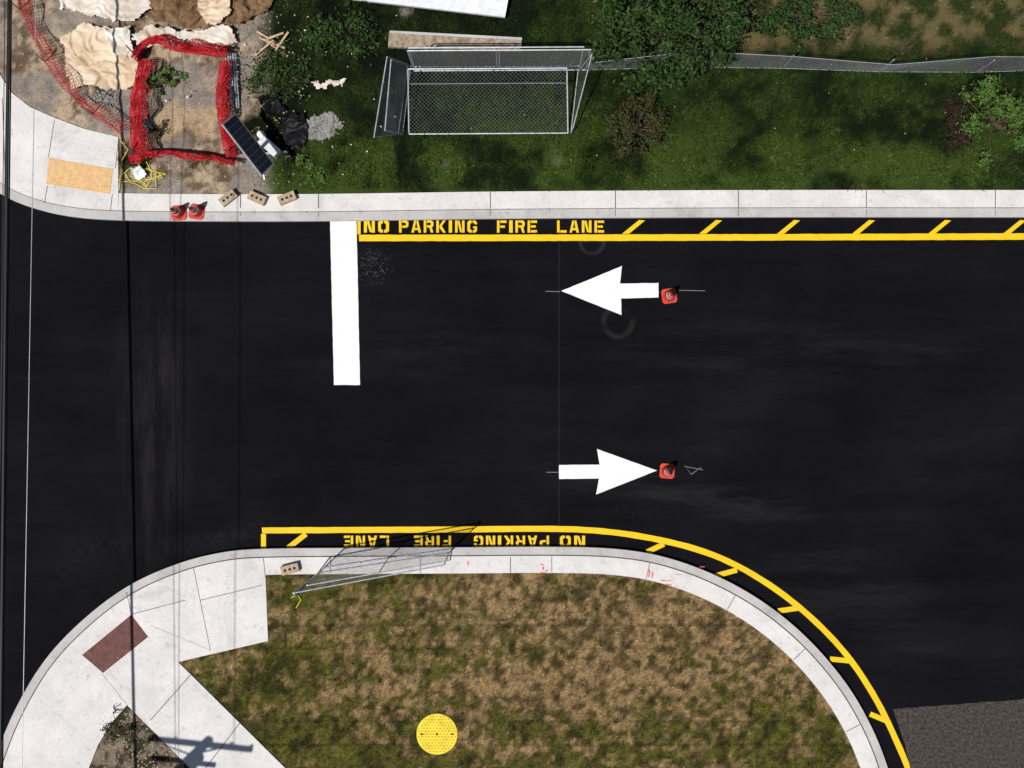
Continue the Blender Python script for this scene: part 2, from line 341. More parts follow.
def word(mb,w,x0,x1,y0,y1,flip,z=.004):
    wi=[.36 if c=='I' else 1 for c in w]; gap=.3; tot=sum(wi)+gap*(len(w)-1); u=(x1-x0)/tot; x=0
    for c,ww in zip(w,wi):
        for pl in L[c]:
            pts=[]
            for a,b in pl:
                X=(x+a*ww)*u; Y=b*(y1-y0)
                a_,b_=random.uniform(-.12,.12),random.uniform(-.12,.12)
                pts.append((x1-X+a_,y1-Y+b_) if flip else (x0+X+a_,y0+Y+b_))
            mb.flat(PP(pts),z,'yellow')
        x+=ww+gap
mb=MB()
for w,a,b in [('NO',364,389),('PARKING',399,477),('FIRE',497,537),('LANE',557,604)]: word(mb,w,a,b,220.5,232.6,False)
mb.obj('fire_lane_lettering')
mb=MB()
for w,a,b in [('NO',560,585),('PARKING',474,549),('FIRE',414,451),('LANE',344,389)]: word(mb,w,a,b,535.6,546.8,True)
mb.obj('fire_lane_lettering')
def rag(poly,s=4,a=.13):
    d=dens(poly+[poly[0]],s)[:-1]; return [(x+random.uniform(-a,a),y+random.uniform(-a,a)) for x,y in d]
mb=MB(); mb.flat(PP(rag([(330,220.5),(356.5,220.5),(360,385),(334,385)])),.004,'white'); mb.obj('stop_line')
mb=MB(); mb.flat(PP(rag([(561,291),(622,266),(620,283.5),(658.5,283),(658.5,297.5),(621,298.5),(621.5,315)])),.004,'white'); mb.obj('arrow_marking')
mb=MB(); mb.flat(PP(rag([(657,470.5),(597,449),(599.5,464.5),(559,465),(559,479),(599,478.5),(596,494.5)])),.004,'white'); mb.obj('arrow_marking')
mb=MB()
for a,b in [((545,291),(560,291.3)),((679,290),(705,290.5)),((546,472),(558,472)),((684,464),(691,474)),((691,474),(701,467)),((684,466),(703,469.5))]:
    mb.flat(PP([a,(b[0],b[1]),(b[0],b[1]+.6),(a[0]+.4,a[1]+.6)],.004),.004,'chalk')
mb.obj('chalk_marks')
mb=MB()
for x,y,w,hh in [(468,561,1,5),(541,564,3,1.2),(543,566,1.2,4),(546,570,1.5,2),(541,572,5,1),(649,569,1.2,8),(652,572,1.2,6),(661,580,10,1.2),(664,584,8,1),(676,574,6,1),(700,566,5,1.2)]:
    mb.flat(PP(rag([(x,y),(x+w,y+.5),(x+w-.5,y+hh),(x-.8,y+hh-.4)],2,.4),ZK+.012),ZK+.012,'pink')
mb.obj('spray_paint_marks')
# ------------------------------------------------------------ soil / grass sheets
def C(*a): return np.array(a)
def lerp(a,b,w): return a*(1-w[...,None])+b*w[...,None]
def cc(px,*a): return np.broadcast_to(C(*a),px.shape+(3,))
def weights(px,py):
    n=fbm(px/38,py/38,1,5); n2=fbm(px/12,py/12,5,4)
    dirt=ss(.42,.62,ss(330,215,px+ (n-.5)*120)*.62+ (n-.5)*1.1+.12)
    dirt=np.maximum(dirt,ss(110,60,px))
    brown=ss(58,34,py+(n-.5)*45)*ss(620,760,px+(n-.5)*80)
    brown=np.maximum(brown,.5*ss(.5,.62,n2)*ss(520,330,px)*ss(150,60,py))
    return dirt,brown,n,n2
def vergecol(px,py):
    dirt,brown,n,n2=weights(px,py); n3=fbm(px/5,py/5,27,3)
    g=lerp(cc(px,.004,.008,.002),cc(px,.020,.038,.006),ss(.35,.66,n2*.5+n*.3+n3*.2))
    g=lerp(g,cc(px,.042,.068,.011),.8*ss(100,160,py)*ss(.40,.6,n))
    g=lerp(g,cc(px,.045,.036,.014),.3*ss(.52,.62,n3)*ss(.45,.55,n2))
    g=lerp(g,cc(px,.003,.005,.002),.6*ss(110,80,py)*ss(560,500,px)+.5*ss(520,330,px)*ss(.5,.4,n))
    b=lerp(cc(px,.11,.088,.038),cc(px,.022,.030,.008),ss(.38,.6,n2))
    c=lerp(g,b,brown)
    d=lerp(cc(px,.40,.31,.215),cc(px,.11,.075,.048),ss(.38,.62,n2*.6+n3*.4))
    d=lerp(d,cc(px,.24,.215,.19),.7*ss(.45,.6,n))
    d=lerp(d,cc(px,.40,.28,.16),.6*inpoly(px,py,[(150,75),(215,80),(215,140),(150,140)])*ss(.62,.45,n2))
    return lerp(c,d,dirt)
def lawncol(px,py):
    n=fbm(px/30,py/24,11,5); n2=fbm(px/7,py/7,13,4); n3=fbm(px/90,py/14,17,3); n4=vn(px/2.2,py/2.2,31)
    row=np.floor((py-577)/24.0); sod=TAB[(np.floor((px+row*37)/72)).astype(int)%256,row.astype(int)%256]
    w=n*.38+n2*.44+n3*.18+(sod-.5)*.09+.10*ss(520,300,px)-.09*ss(500,700,px)*ss(720,620,py)+.10*ss(690,750,py)+.09*ss(700,860,px)*ss(600,720,py)-.045
    w=ss(.37,.63,w)
    br=lerp(cc(px,.235,.158,.073),cc(px,.078,.052,.023),ss(.38,.66,n2))
    gr=lerp(cc(px,.075,.072,.013),cc(px,.032,.031,.007),ss(.4,.66,fbm(px/9,py/9,19)))
    c=lerp(br,gr,w)*(.5+1.0*n4)[...,None]
    fy=np.abs(((py-577)/24.0)%1-.5); fx=np.abs(((px+row*37)/72)%1-.5); c=c*(1-.35*ss(.45,.5,fy)-.3*ss(.483,.5,fx)*ss(.44,.4,fy))[...,None]
    bed=inpoly(px,py,[(127,700),(84,768),(40,900),(300,900),(195,768)])
    bc=lerp(cc(px,.20,.16,.12),cc(px,.035,.03,.018),ss(.35,.6,n2))
    return np.where(bed[...,None],bc,c)
def sheet(name,x0,x1,y0,y1,step,keep,zf,colf):
    xs=np.arange(x0,x1+step,step); ys=np.arange(y0,y1+step,step); X,Y=np.meshgrid(xs,ys); Z=zf(X,Y)
    k=S*(1-Z/H); V=np.stack([(X-512)*k,(384-Y)*k,Z],-1).reshape(-1,3); nx=len(xs);ny=len(ys)
    I=np.arange(nx*ny).reshape(ny,nx); F=np.stack([I[1:,:-1],I[1:,1:],I[:-1,1:],I[:-1,:-1]],-1).reshape(-1,4)
    cx=(X[:-1,:-1]+step/2).ravel(); cy=(Y[:-1,:-1]+step/2).ravel(); F=F[keep(cx,cy)]
    me=bpy.data.meshes.new(name); me.from_pydata(V.tolist(),[],F.tolist()); me.materials.append(M['verge'])
    a=me.attributes.new('Col','FLOAT_COLOR','POINT'); c=colf(X.ravel(),Y.ravel()); a.data.foreach_set('color',np.concatenate([c,np.ones((len(c),1))],1).ravel())
    me.polygons.foreach_set('use_smooth',[True]*len(F)); o=bpy.data.objects.new(name,me); scene.collection.objects.link(o); return o
vergepoly=offset(KT,-14)+[(1700,-700)]
def vz(px,py):
    n=fbm(px/25,py/25,3,4)-.5; d=ss(330,230,px); n3=fbm(px/7,py/7,33,3)-.5
    z=.125+.02*n*ss(186,150,py)+d*ss(185,165,py)*(.16*n+.07*n3)
    e=ss(0,14,px-142)*ss(0,14,222-px)*ss(0,14,py-62)*ss(0,14,150-py)
    z=z-.09*e
    z=np.where(py>180,np.minimum(z,.115),np.maximum(z,.02))
    return np.where(inpoly(px,py,walkT),.08,z)
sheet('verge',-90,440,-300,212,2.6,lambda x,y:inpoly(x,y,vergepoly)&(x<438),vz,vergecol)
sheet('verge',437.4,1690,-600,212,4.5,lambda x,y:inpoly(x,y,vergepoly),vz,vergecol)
isl=offset(KB,14)
sheet('lawn',-60,930,555,1080,2.6,lambda x,y:inpoly(x,y,isl),lambda x,y:.115+.012*(fbm(x/20,y/20,23)-.5),lawncol)
# ------------------------------------------------------------ grass blades
def blades(name,px,py,z,col,hmin,hmax,w):
    n=len(px); k=S*(1-z/H); X=(px-512)*k; Y=(384-py)*k
    a=rng.random(n)*2*np.pi; hh=hmin+(hmax-hmin)*rng.random(n)**1.5; ln=hh*(.4+rng.random(n)); b=rng.random(n)*2*np.pi
    dx=np.cos(a)*w/2; dy=np.sin(a)*w/2
    V=np.stack([np.stack([X-dx,Y-dy,z],-1),np.stack([X+dx,Y+dy,z],-1),np.stack([X+np.cos(b)*ln,Y+np.sin(b)*ln,z+hh],-1)],1).reshape(-1,3)
    me=bpy.data.meshes.new(name); me.vertices.add(3*n); me.vertices.foreach_set('co',V.ravel()); me.loops.add(3*n); me.loops.foreach_set('vertex_index',np.arange(3*n,dtype=np.int32))
    me.polygons.add(n); me.polygons.foreach_set('loop_start',np.arange(n,dtype=np.int32)*3); me.polygons.foreach_set('loop_total',np.full(n,3,dtype=np.int32)); me.update()
    me.materials.append(M['blade']); at=me.attributes.new('Col','FLOAT_COLOR','POINT')
    col=col*(.35+1.5*rng.random(n)**1.5)[:,None]; c=np.concatenate([np.repeat(col,3,0),np.ones((3*n,1))],1); at.data.foreach_set('color',c.ravel())
    o=bpy.data.objects.new(name,me); scene.collection.objects.link(o)
n=190000; px=rng.uniform(110,1200,n); py=rng.uniform(-110,189,n)
d,br,nn,n2=weights(px,py); dens_=(1-.93*d)*(.25+1.0*ss(.38,.58,n2))*(1-.45*br)
pit=inpoly(px,py,[(135,55),(228,60),(230,155),(130,155)])
k=(rng.random(n)<dens_)&(~pit|(rng.random(n)<.12)); px=px[k];py=py[k]
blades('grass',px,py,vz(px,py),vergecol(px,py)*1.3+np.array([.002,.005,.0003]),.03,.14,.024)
n=150000; px=rng.uniform(90,920,n); py=rng.uniform(570,840,n)
k=inpoly(px,py,offset(KB,26.5))&~inpoly(px,py,walkB)&((px>264)|(py>640)); px=px[k];py=py[k]
nb=inpoly(px,py,[(127,700),(84,768),(40,900),(300,900),(195,768)]); k=~nb|(rng.random(len(px))<.25); k&=rng.random(len(px))<.3+.9*ss(.35,.6,fbm(px/6,py/6,41)); px=px[k];py=py[k]
blades('grass',px,py,np.full(len(px),.115),lawncol(px,py)*1.35,.015,.06,.02)
def stones(name,pts,r0,r1,k):
    mb=MB()
    for (a,b,z) in pts:
        x,y,_=P(a,b,z); r=random.uniform(r0,r1); n=6; vs=[]
        for q,(rr,zz) in enumerate([(.9,0),(.7,.55)]):
            for j in range(n):
                t=2*math.pi*j/n; s=r*rr*random.uniform(.7,1.2); vs.append((x+s*math.cos(t),y+s*math.sin(t),z-.01+zz*r))
        mb.add(vs,[(j,(j+1)%n,n+(j+1)%n,n+j) for j in range(n)]+[tuple(range(n,2*n))],k)
    return mb.obj(name)
pts=[]
while len(pts)<700:
    a,b=random.uniform(85,215),random.uniform(700,800)
    if inpoly([a],[b],[(127,708),(92,768),(70,800),(220,800),(188,768)])[0]: pts.append((a,b,.12))
stones('bed_gravel',pts,.012,.04,'soil')
pts=[(random.gauss(106,12),random.gauss(98,9)) for _ in range(550)]
stones('gravel_pile',[(a,b,.12+.16*math.exp(-((a-106)**2/170+(b-98)**2/90))) for a,b in pts if b>84],.012,.035,'gravel')
pts=[(random.uniform(0,310),random.uniform(0,186)) for _ in range(1500)]
pts=[p for p in pts if not inpoly([p[0]],[p[1]],walkT)[0]]
stones('rubble',[(a,b,float(vz(np.array([a]),np.array([b]))[0])) for a,b in pts],.008,.04,'soil')
# ------------------------------------------------------------ crumpled sheets
def crumple(name,poly,z,amp,sc,k,seed,step=1.2,edge=5,rot=.5):
    xs=[p[0] for p in poly];ys=[p[1] for p in poly]
    X,Y=np.meshgrid(np.arange(min(xs)-8,max(xs)+8,step),np.arange(min(ys)-8,max(ys)+8,step))
    wx=X+(fbm(X/9,Y/9,seed)-.5)*edge*2; wy=Y+(fbm(X/9,Y/9,seed+3)-.5)*edge*2
    ux=X+(fbm(X/22,Y/22,seed+11,3)-.5)*34; uy=Y+(fbm(X/22,Y/22,seed+13,3)-.5)*34
    def rid(a,sx,sy,s_):
        A=(ux*math.cos(a)+uy*math.sin(a))/sx; B=(-ux*math.sin(a)+uy*math.cos(a))/sy
        return np.clip(1-np.abs(vn(A,B,s_)*2-1)*1.6,0,1)
    Z=z+amp*(.75*rid(rot,sc*.45,sc*1.8,seed)+.5*rid(rot+1.2,sc*.3,sc*1.1,seed+2)+.22*rid(rot+.5,sc*.16,sc*.5,seed+4)+.7*fbm(X/26,Y/26,seed+6))
    kk=S*(1-Z/H); V=np.stack([(X-512)*kk,(384-Y)*kk,Z],-1).reshape(-1,3); ny,nx=X.shape
    I=np.arange(nx*ny).reshape(ny,nx); F=np.stack([I[1:,:-1],I[1:,1:],I[:-1,1:],I[:-1,:-1]],-1).reshape(-1,4)
    ok=inpoly(wx[:-1,:-1].ravel(),wy[:-1,:-1].ravel(),poly); F=F[ok]
    used=np.unique(F); mp=-np.ones(len(V),int); mp[used]=np.arange(len(used))
    me=bpy.data.meshes.new(name); me.from_pydata(V[used].tolist(),[],mp[F].tolist()); me.materials.append(M[k])
    me.polygons.foreach_set('use_smooth',[True]*len(F)); o=bpy.data.objects.new(name,me); scene.collection.objects.link(o); return o
crumple('tarpaulin',[(62,38),(80,22),(120,28),(137,50),(136,84),(118,92),(92,84),(72,88),(64,66)],.16,.10,26,'tarpt',31,rot=1.3)
crumple('tarpaulin',[(130,34),(150,24),(185,30),(226,24),(238,40),(215,48),(175,42),(140,48)],.22,.10,24,'tarpw',35,rot=1.5)
crumple('tarpaulin',[(48,-60),(158,-60),(156,4),(130,22),(95,14),(60,8)],.16,.09,26,'tarpw',39,rot=.8)
crumple('tarpaulin',[(196,-60),(226,-60),(230,4),(222,24),(205,22),(198,6)],.3,.10,20,'tarpt',41,rot=1.5)
crumple('soil_heap',[(150,-60),(310,-60),(268,8),(240,24),(190,28),(150,20)],.12,.16,24,'mud',43)
crumple('plastic_sheet',[(102,28),(128,26),(134,60),(112,50)],.26,.08,20,'tarpw',47)
crumple('plastic_sheet',[(300,118),(332,110),(346,124),(325,140),(305,134)],.13,.07,12,'gravel',51,edge=9)
crumple('plastic_sheet',[(312,80),(342,79),(344,85),(318,88)],.13,.05,12,'tarpw',55,edge=8)
crumple('plastic_sheet',[(130,168),(140,164),(145,174),(136,180)],.2,.10,9,'frame',57,edge=3)
crumple('shadow_lump',[(282,118),(302,112),(308,134),(300,148),(284,144)],.12,.16,20,'shade',59,edge=4)  # black lump standing in for the dark shadow area right of the solar panel
crumple('shadow_lump',[(256,96),(278,92),(284,110),(266,116)],.12,.16,20,'shade',63,edge=4)  # second black lump, stands in for shadow above the panel
# ------------------------------------------------------------ red netting
def netting(name,path,lean,hgt,cell,seed,k='red',th=.012,bunch=1.0):
    p=catmull(path,cell/S); L_=len(p); rows=max(3,int(hgt/cell)); r=random.Random(seed); V=[];F=[]
    t=offset(p,1.0); ph=r.random()*10
    for i,(a,b) in enumerate(p):
        nx=t[i][0]-a; ny=t[i][1]-b
        wob=math.sin(i*.23+ph)*.5+math.sin(i*.51+ph*2)*.35
        for j in range(rows+1):
            u=j/rows; z=.14+hgt*.5*math.sin(u*2.3)*(1+.3*wob)*bunch
            d=lean*u*(1+.35*wob)+2.0*math.sin(i*.4+j*.9+ph)*u
            V.append(P(a+nx*d+r.uniform(-.3,.3),b+ny*d+r.uniform(-.3,.3),z+r.uniform(-.008,.008)))
    for i in range(L_-1):
        for j in range(rows):
            q=i*(rows+1)+j; F.append((q,q+rows+1,q+rows+2,q+1))
    me=bpy.data.meshes.new(name); me.from_pydata([tuple(v) for v in V],[],F); me.materials.append(M[k]); o=bpy.data.objects.new(name,me); scene.collection.objects.link(o)
    w=o.modifiers.new('w','WIREFRAME'); w.thickness=th; w.use_replace=True; w.use_even_offset=False
    return o
netting('safety_netting',[(135,152),(133,100),(141,58)],13,.9,.045,1,th=.018)
netting('safety_netting',[(131,150),(130,104),(136,60)],10,.6,.045,11,th=.02)
netting('safety_netting',[(138,62),(150,46),(180,52),(226,58)],-9,.9,.045,2,th=.018)
netting('safety_netting',[(136,58),(156,44),(190,48),(228,54)],-7,.6,.045,12,th=.018)
netting('safety_netting',[(220,62),(216,100),(225,158)],-11,.9,.045,3,th=.018)
netting('safety_netting',[(224,60),(221,110),(230,156)],-8,.6,.045,13,th=.018)
netting('safety_netting',[(236,159),(200,152),(150,149),(128,156)],-7,.9,.045,4,th=.018)
netting('safety_netting',[(8,-40),(22,14),(42,58),(66,92),(92,116),(120,134)],-12,.9,.085,5,th=.014)
mb=MB()
for a,b in [(136,56),(224,58),(134,152),(232,156),(180,52),(20,10),(45,62),(92,115)]:
    x,y,_=P(a,b,.1); mb.tube([(x,y,0),(x+.03,y+.02,1.0)],.018,'wire',6)
mb.obj('netting_stakes')
# ------------------------------------------------------------ cones
def cone(px,py,rot):
    mb=MB(); z=.0 if py>225 else ZK; x,y,_=P(px,py,z)
    h_=.185; c=.05; ang=math.radians(rot)
    pl=[(-h_+c,-h_),(h_-c,-h_),(h_,-h_+c),(h_,h_-c),(h_-c,h_),(-h_+c,h_),(-h_,h_-c),(-h_,-h_+c)]
    pl=[(x+a*math.cos(ang)-b*math.sin(ang),y+a*math.sin(ang)+b*math.cos(ang)) for a,b in pl]
    mb.prism(pl,z+.004,z+.035,'orange','rubber')
    prof=[(.035,.15,'orange'),(.06,.135,'orange'),(.28,.10,'orange'),(.283,.103,'collar'),(.36,.089,'collar'),(.363,.086,'orange'),(.50,.065,'orange'),(.503,.068,'collar'),(.55,.06,'collar'),(.553,.057,'orange'),(.69,.03,'orange')]
    for (z0,r0,_),(z1,r1,k) in zip(prof[:-1],prof[1:]): mb.tube([(x,y,z+z0),(x,y,z+z1)],[r0,r1],k,20,False)
    mb.tube([(x,y,z+.6),(x,y,z+.685)],.024,'dark',12)
    mb.obj('traffic_cone')
cone(669,296,8); cone(667,471,-4); cone(179,213,5); cone(197,212,-10)
# ------------------------------------------------------------ concrete feet
def foot(px,py,rot):
    mb=MB(); z=ZK+.006; x,y,_=P(px,py,z+.1); a=math.radians(rot)
    mb.box((x,y,z+.075),(.44,.22,.15),'block',rot)
    for s in (-.12,0,.12):
        cx=x+s*math.cos(a); cy=y+s*math.sin(a); mb.tube([(cx,cy,z+.14),(cx,cy,z+.153)],.028,'dark',10)
    mb.obj('fence_foot_block',bevel=.012)
foot(228,198,38); foot(257,198,-24); foot(287,198,22); foot(290,569,14)
# ------------------------------------------------------------ fence panels
def panel(mb,A,B,Cc,D,sp=.09,r=.004,fr=.021,mid=True,mesh=True):
    A,B,Cc,D=[Vector(v) for v in (A,B,Cc,D)]
    for p,q in [(A,B),(B,Cc),(Cc,D),(D,A)]: mb.tube([p,q],fr,'steel',8)
    if mid: mb.tube([(A+B)/2,(Cc+D)/2],fr*.8,'steel',8)
    if not mesh: return
    U=(B-A).length; W=(D-A).length
    def pt(u,w):
        u/=U;w/=W; return (A*(1-u)+B*u)*(1-w)+(D*(1-u)+Cc*u)*w
    s=-W
    while s<U:
        u0,w0=(s,0) if s>=0 else (0,-s); u1=min(U,s+W); w1=u1-s
        if u1>u0+.01: mb.tube([pt(u0,w0),pt(u1,w1)],r,'wire',3,False)
        u0,w0=(s,W) if s>=0 else (0,W+s); w1=W-(u1-s)
        if u1>u0+.01: mb.tube([pt(u0,w0),pt(u1,w1)],r,'wire',3,False)
        s+=sp
def G(px,py,z=.16):
    x,y,_=P(px,py,ZK); return Vector((x,y,z))
T=Vector
def stand(a,b,hh,lx=0,ly=0,lx2=None,ly2=None,**k):
    mb=MB(); A=G(*a);B=G(*b); lx2=lx if lx2 is None else lx2; ly2=ly if ly2 is None else ly2
    panel(mb,A,B,B+T((lx2,ly2,hh)),A+T((lx,ly,hh)),**k); return mb
mb=stand((325,567),(452,549),1.75,-.14,-.16,.05,-.02,sp=.12,r=.0018,fr=.016) 
A=G(318,573);B=G(449,553)
panel(mb,A,B,B+T((-.02,-.04,1.7)),A+T((-.3,-.2,1.7)),sp=.16,r=.0018,fr=.016,mid=False)
mb.tube([G(296,596,.15),G(300,588,1.0)],.02,'steel'); mb.obj('temporary_fence_panel')
mb=stand((414,71),(586,70),1.8,0,.0,sp=.1,r=.002,fr=.018); mb.obj('temporary_fence_panel')
mb=stand((414,67),(580,66),1.5,0,.05,mesh=False,fr=.016); mb.obj('temporary_fence_panel')
def Q(px,py,z): return T(P(px,py,z))
mb=MB(); panel(mb,Q(409,134,.18),Q(568,133,.18),Q(567,68,.95),Q(408,69,.95),sp=.10,r=.0014,fr=.018,mid=False); 
mb.tube([Q(410,84,.8),Q(567,83,.8)],.010,'wire'); mb.obj('temporary_fence_panel')
mb=MB(); panel(mb,Q(398,134,.18),Q(408,64,.18),Q(387,57,1.5),Q(374,137,1.4),sp=.06,r=.0025,mid=False,fr=.015); mb.obj('temporary_fence_panel')
mb=MB(); panel(mb,Q(403,134,.16),Q(411,66,.2),Q(391,60,1.5),Q(385,130,1.3),sp=.08,r=.0025,mid=False,fr=.015); mb.obj('temporary_fence_panel')
mb=MB(); panel(mb,Q(571,133,.18),Q(578,72,.18),Q(592,54,1.8),Q(573,128,.5),sp=.1,r=.002,mid=False,fr=.015); mb.obj('temporary_fence_panel')
# permanent chain link fence
mb=MB(); x0=P(590,0,0)[0]; xs=[x0+i*2.4 for i in range(9)]; yb=P(0,70,.12)[1]; 
pts=[]
for i,x in enumerate(xs):
    y=yb+.07*math.sin(i*1.3); pts.append((x,y)); mb.tube([(x,y,.0),(x,y,1.25)],.024,'wire',8)
for i,((xa,ya),(xb_,y2)) in enumerate(zip(pts[:-1],pts[1:])):
    panel(mb,(xa,ya,.14),(xb_,y2,.14),(xb_,y2+.12*math.sin(i*2.1+1),1.2),(xa,ya+.12*math.sin(i*2.1-1.1),1.2),sp=.085,r=.002,fr=.006,mid=False)
mb.obj('chain_link_fence')
# ------------------------------------------------------------ slab, board, pallet, pipes
mb=MB(); mb.prism(PP([(389,31),(522,38),(521,51),(388,47)],.25),.08,.25,'soil'); mb.prism(PP([(390,30.5),(522,37.5),(522,40),(390,33)],.28),.25,.28,'kerb'); mb.obj('concrete_slab',bevel=.01)
mb=MB(); mb.prism(PP([(340,-22),(510,-10),(505,17),(352,-1)],.4),.3,.4,'frame'); 
for x in (370,440,495): 
    a=P(x,-4,.2); mb.box((a[0],a[1]+.1,.2),(.08,.5,.2),'wood')
mb.obj('white_board',bevel=.01)
mb=MB()
for (x,y,l,rot,z) in [(268,38,26,-30,.16),(272,43,28,-22,.2),(277,49,26,-35,.16),(264,48,24,40,.24),(282,41,22,55,.26),(275,36,18,20,.28)]:
    a=P(x,y,z); mb.box(a,(l*S,.05,.022),'wood',rot)
mb.obj('broken_pallet')
mb=MB()
for i in range(5):
    mb.tube([P(225+i*2.6,50+i,.25+.04*(i%2)),P(231+i*2.0,116-i*2,.2+.05*(i%2))],.018,'steel' if i%2 else 'cable2',8)
for j in range(9): 
    y=56+j*7; mb.tube([P(224,y,.3),P(239,y+2,.28)],.008,'steel',5)
mb.obj('steel_pipe_bundle')
mb=MB(); pr=[]
r=random.Random(4)
for i in range(46):
    t=i/45*math.pi*7; pr.append(P(144+ (14+8*math.sin(t*.37))*math.cos(t)+r.uniform(-3,3),174+(9+7*math.cos(t*.53))*math.sin(t)+r.uniform(-3,3),.16+.03*r.random()))
cp=[]
for i in range(len(pr)-1):
    for j in range(3):
        u=j/3; cp.append(Vector(pr[i]).lerp(Vector(pr[i+1]),u))
mb.tube(cp,.009,'rope',5); mb.tube([P(119,190,.16),P(122,160,.2),P(128,150,.2),P(120,140,.25)],.01,'rope',5); mb.obj('yellow_rope')
mb=MB(); mb.tube([P(291,598,.14),P(297,594,.15),P(301,600,.14),P(296,608,.14)],.012,'rope',5); mb.obj('yellow_rope')
# solar panel on mast
mb=MB()
A=Q(222,124,1.75);B=Q(262,176,1.75);Cc=Q(276,166,1.25);D=Q(235,113,1.25)
U=(B-A);W=(D-A);nrm=U.cross(W).normalized()
if nrm.z<0: nrm=-nrm
def quad(mb,u0,u1,w0,w1,off,k):
    pt=lambda u,w:A+U*u+W*w+nrm*off; mb.add([pt(u0,w0),pt(u1,w0),pt(u1,w1),pt(u0,w1)],[(0,1,2,3)],k)
vs=[A+nrm*-.03,B+nrm*-.03,B+W+nrm*-.03,A+W+nrm*-.03,A,B,B+W,A+W]
mb.add(vs,[(3,2,1,0),(4,5,6,7),(0,1,5,4),(1,2,6,5),(2,3,7,6),(3,0,4,7)],'steel')
nu=9;nv=4
for i in range(nu):
    for j in range(nv):
        a=.02+.96*i/nu; b=.05+.9*j/nv; quad(mb,a+.002,a+.96/nu-.002,b+.004,b+.9/nv-.004,.003,'cell')
c=A+U*.5+W*.5; base=T((c.x,c.y,.12))
mb.tube([base,c-nrm*.04],.045,'frame',10)
for dx,dy in [(.7,.1),(-.6,.3),(.1,-.6),(0,.6)]: mb.tube([base+T((0,0,.15)),base+T((dx,dy,0))],.03,'steel',6)
mb.tube([c-nrm*.06-U*.4,c-nrm*.06+U*.4],.025,'steel',6)
mb.obj('solar_panel')
mb=MB(); x,y,_=P(269,146,.5); mb.box((x,y,.32),(.52,.22,.36),'frame',-42); mb.box((x,y,.515),(.54,.24,.03),'collar',-42)
mb.tube([(x-.2,y+.28,.3),(x-.2,y+.28,.55)],.08,'frame',12); mb.obj('battery_box',bevel=.012)
mb=MB(); x,y,_=P(437,734,.13); mb.tube([(x,y,.09),(x,y,.14)],.51,'cover',48)
mb.tube([(x,y,.14),(x,y,.146)],[.5,.495],'cover',48)
for i in range(-6,7):
    for j in range(-6,7):
        a=(i+.5*(j%2))*.082; b=j*.072
        if a*a+b*b<.47**2 and a*a+b*b>.03**2: mb.tube([(x+a,y+b,.146),(x+a,y+b,.156)],[.026,.018],'cover2',6)
mb.tube([(x,y,.146),(x,y,.155)],.03,'dark',10)
for a in (-.38,.38): mb.box((x+a,y,.152),(.07,.03,.012),'dark')
mb.obj('manhole_cover')
# ------------------------------------------------------------ cables and pole
def cabl(mb,xt,xb,ht,hb,r,k):
    yb=-11.65; pts=[]
    xa=(xt-512)*S*(1-ht/H); ya=384*S*(1-ht/H); xc=(xb-512)*S*(1-hb/H); yc=-384*S*(1-hb/H)
    for i in range(31):
        y=yb+(40-yb)*i/30; u=(y-yc)/(ya-yc); hh=hb+(ht-hb)*u
        if u>1: hh=ht+(u-1)**2*.6
        pts.append((xc+(xa-xc)*u,y,hh))
    mb.tube(pts,r,k,6)
mb=MB(); cabl(mb,9,0,3.7,4.4,.034,'cable'); cabl(mb,11.5,2.5,3.65,4.3,.018,'cable'); mb.obj('overhead_cable')
mb=MB(); cabl(mb,36,22,5.0,5.3,.008,'cable2'); mb.obj('overhead_cable')
mb=MB(); cabl(mb,5,-3,5.4,5.8,.009,'cable'); mb.obj('overhead_cable')
mb=MB(); cabl(mb,8,-5,7.6,7.8,.010,'cable'); mb.obj('overhead_cable')
mb=MB(); bx,by=-10.33,-11.65
mb.tube([(bx,by,-.05),(bx,by,8.1)],[.17,.12],'pole',12)
mb.box((bx,by+.12,7.5),(2.6,.12,.12),'pole',-6); mb.box((bx,by+.1,6.3),(1.6,.1,.1),'pole',-6)
for s in (-1.2,-.7,.7,1.2): mb.tube([(bx+s,by+.12-s*.1,7.55),(bx+s,by+.12-s*.1,7.78)],[.05,.03],'dark',8)
mb.tube([(bx+.35,by+.25,5.4),(bx+.35,by+.25,6.2)],.2,'steel',14)
mb.tube([(bx-.9,by+.12,7.45),(bx,by+.1,6.8),(bx+.9,by+.12,7.45)],.025,'steel')
mb.obj('utility_pole')
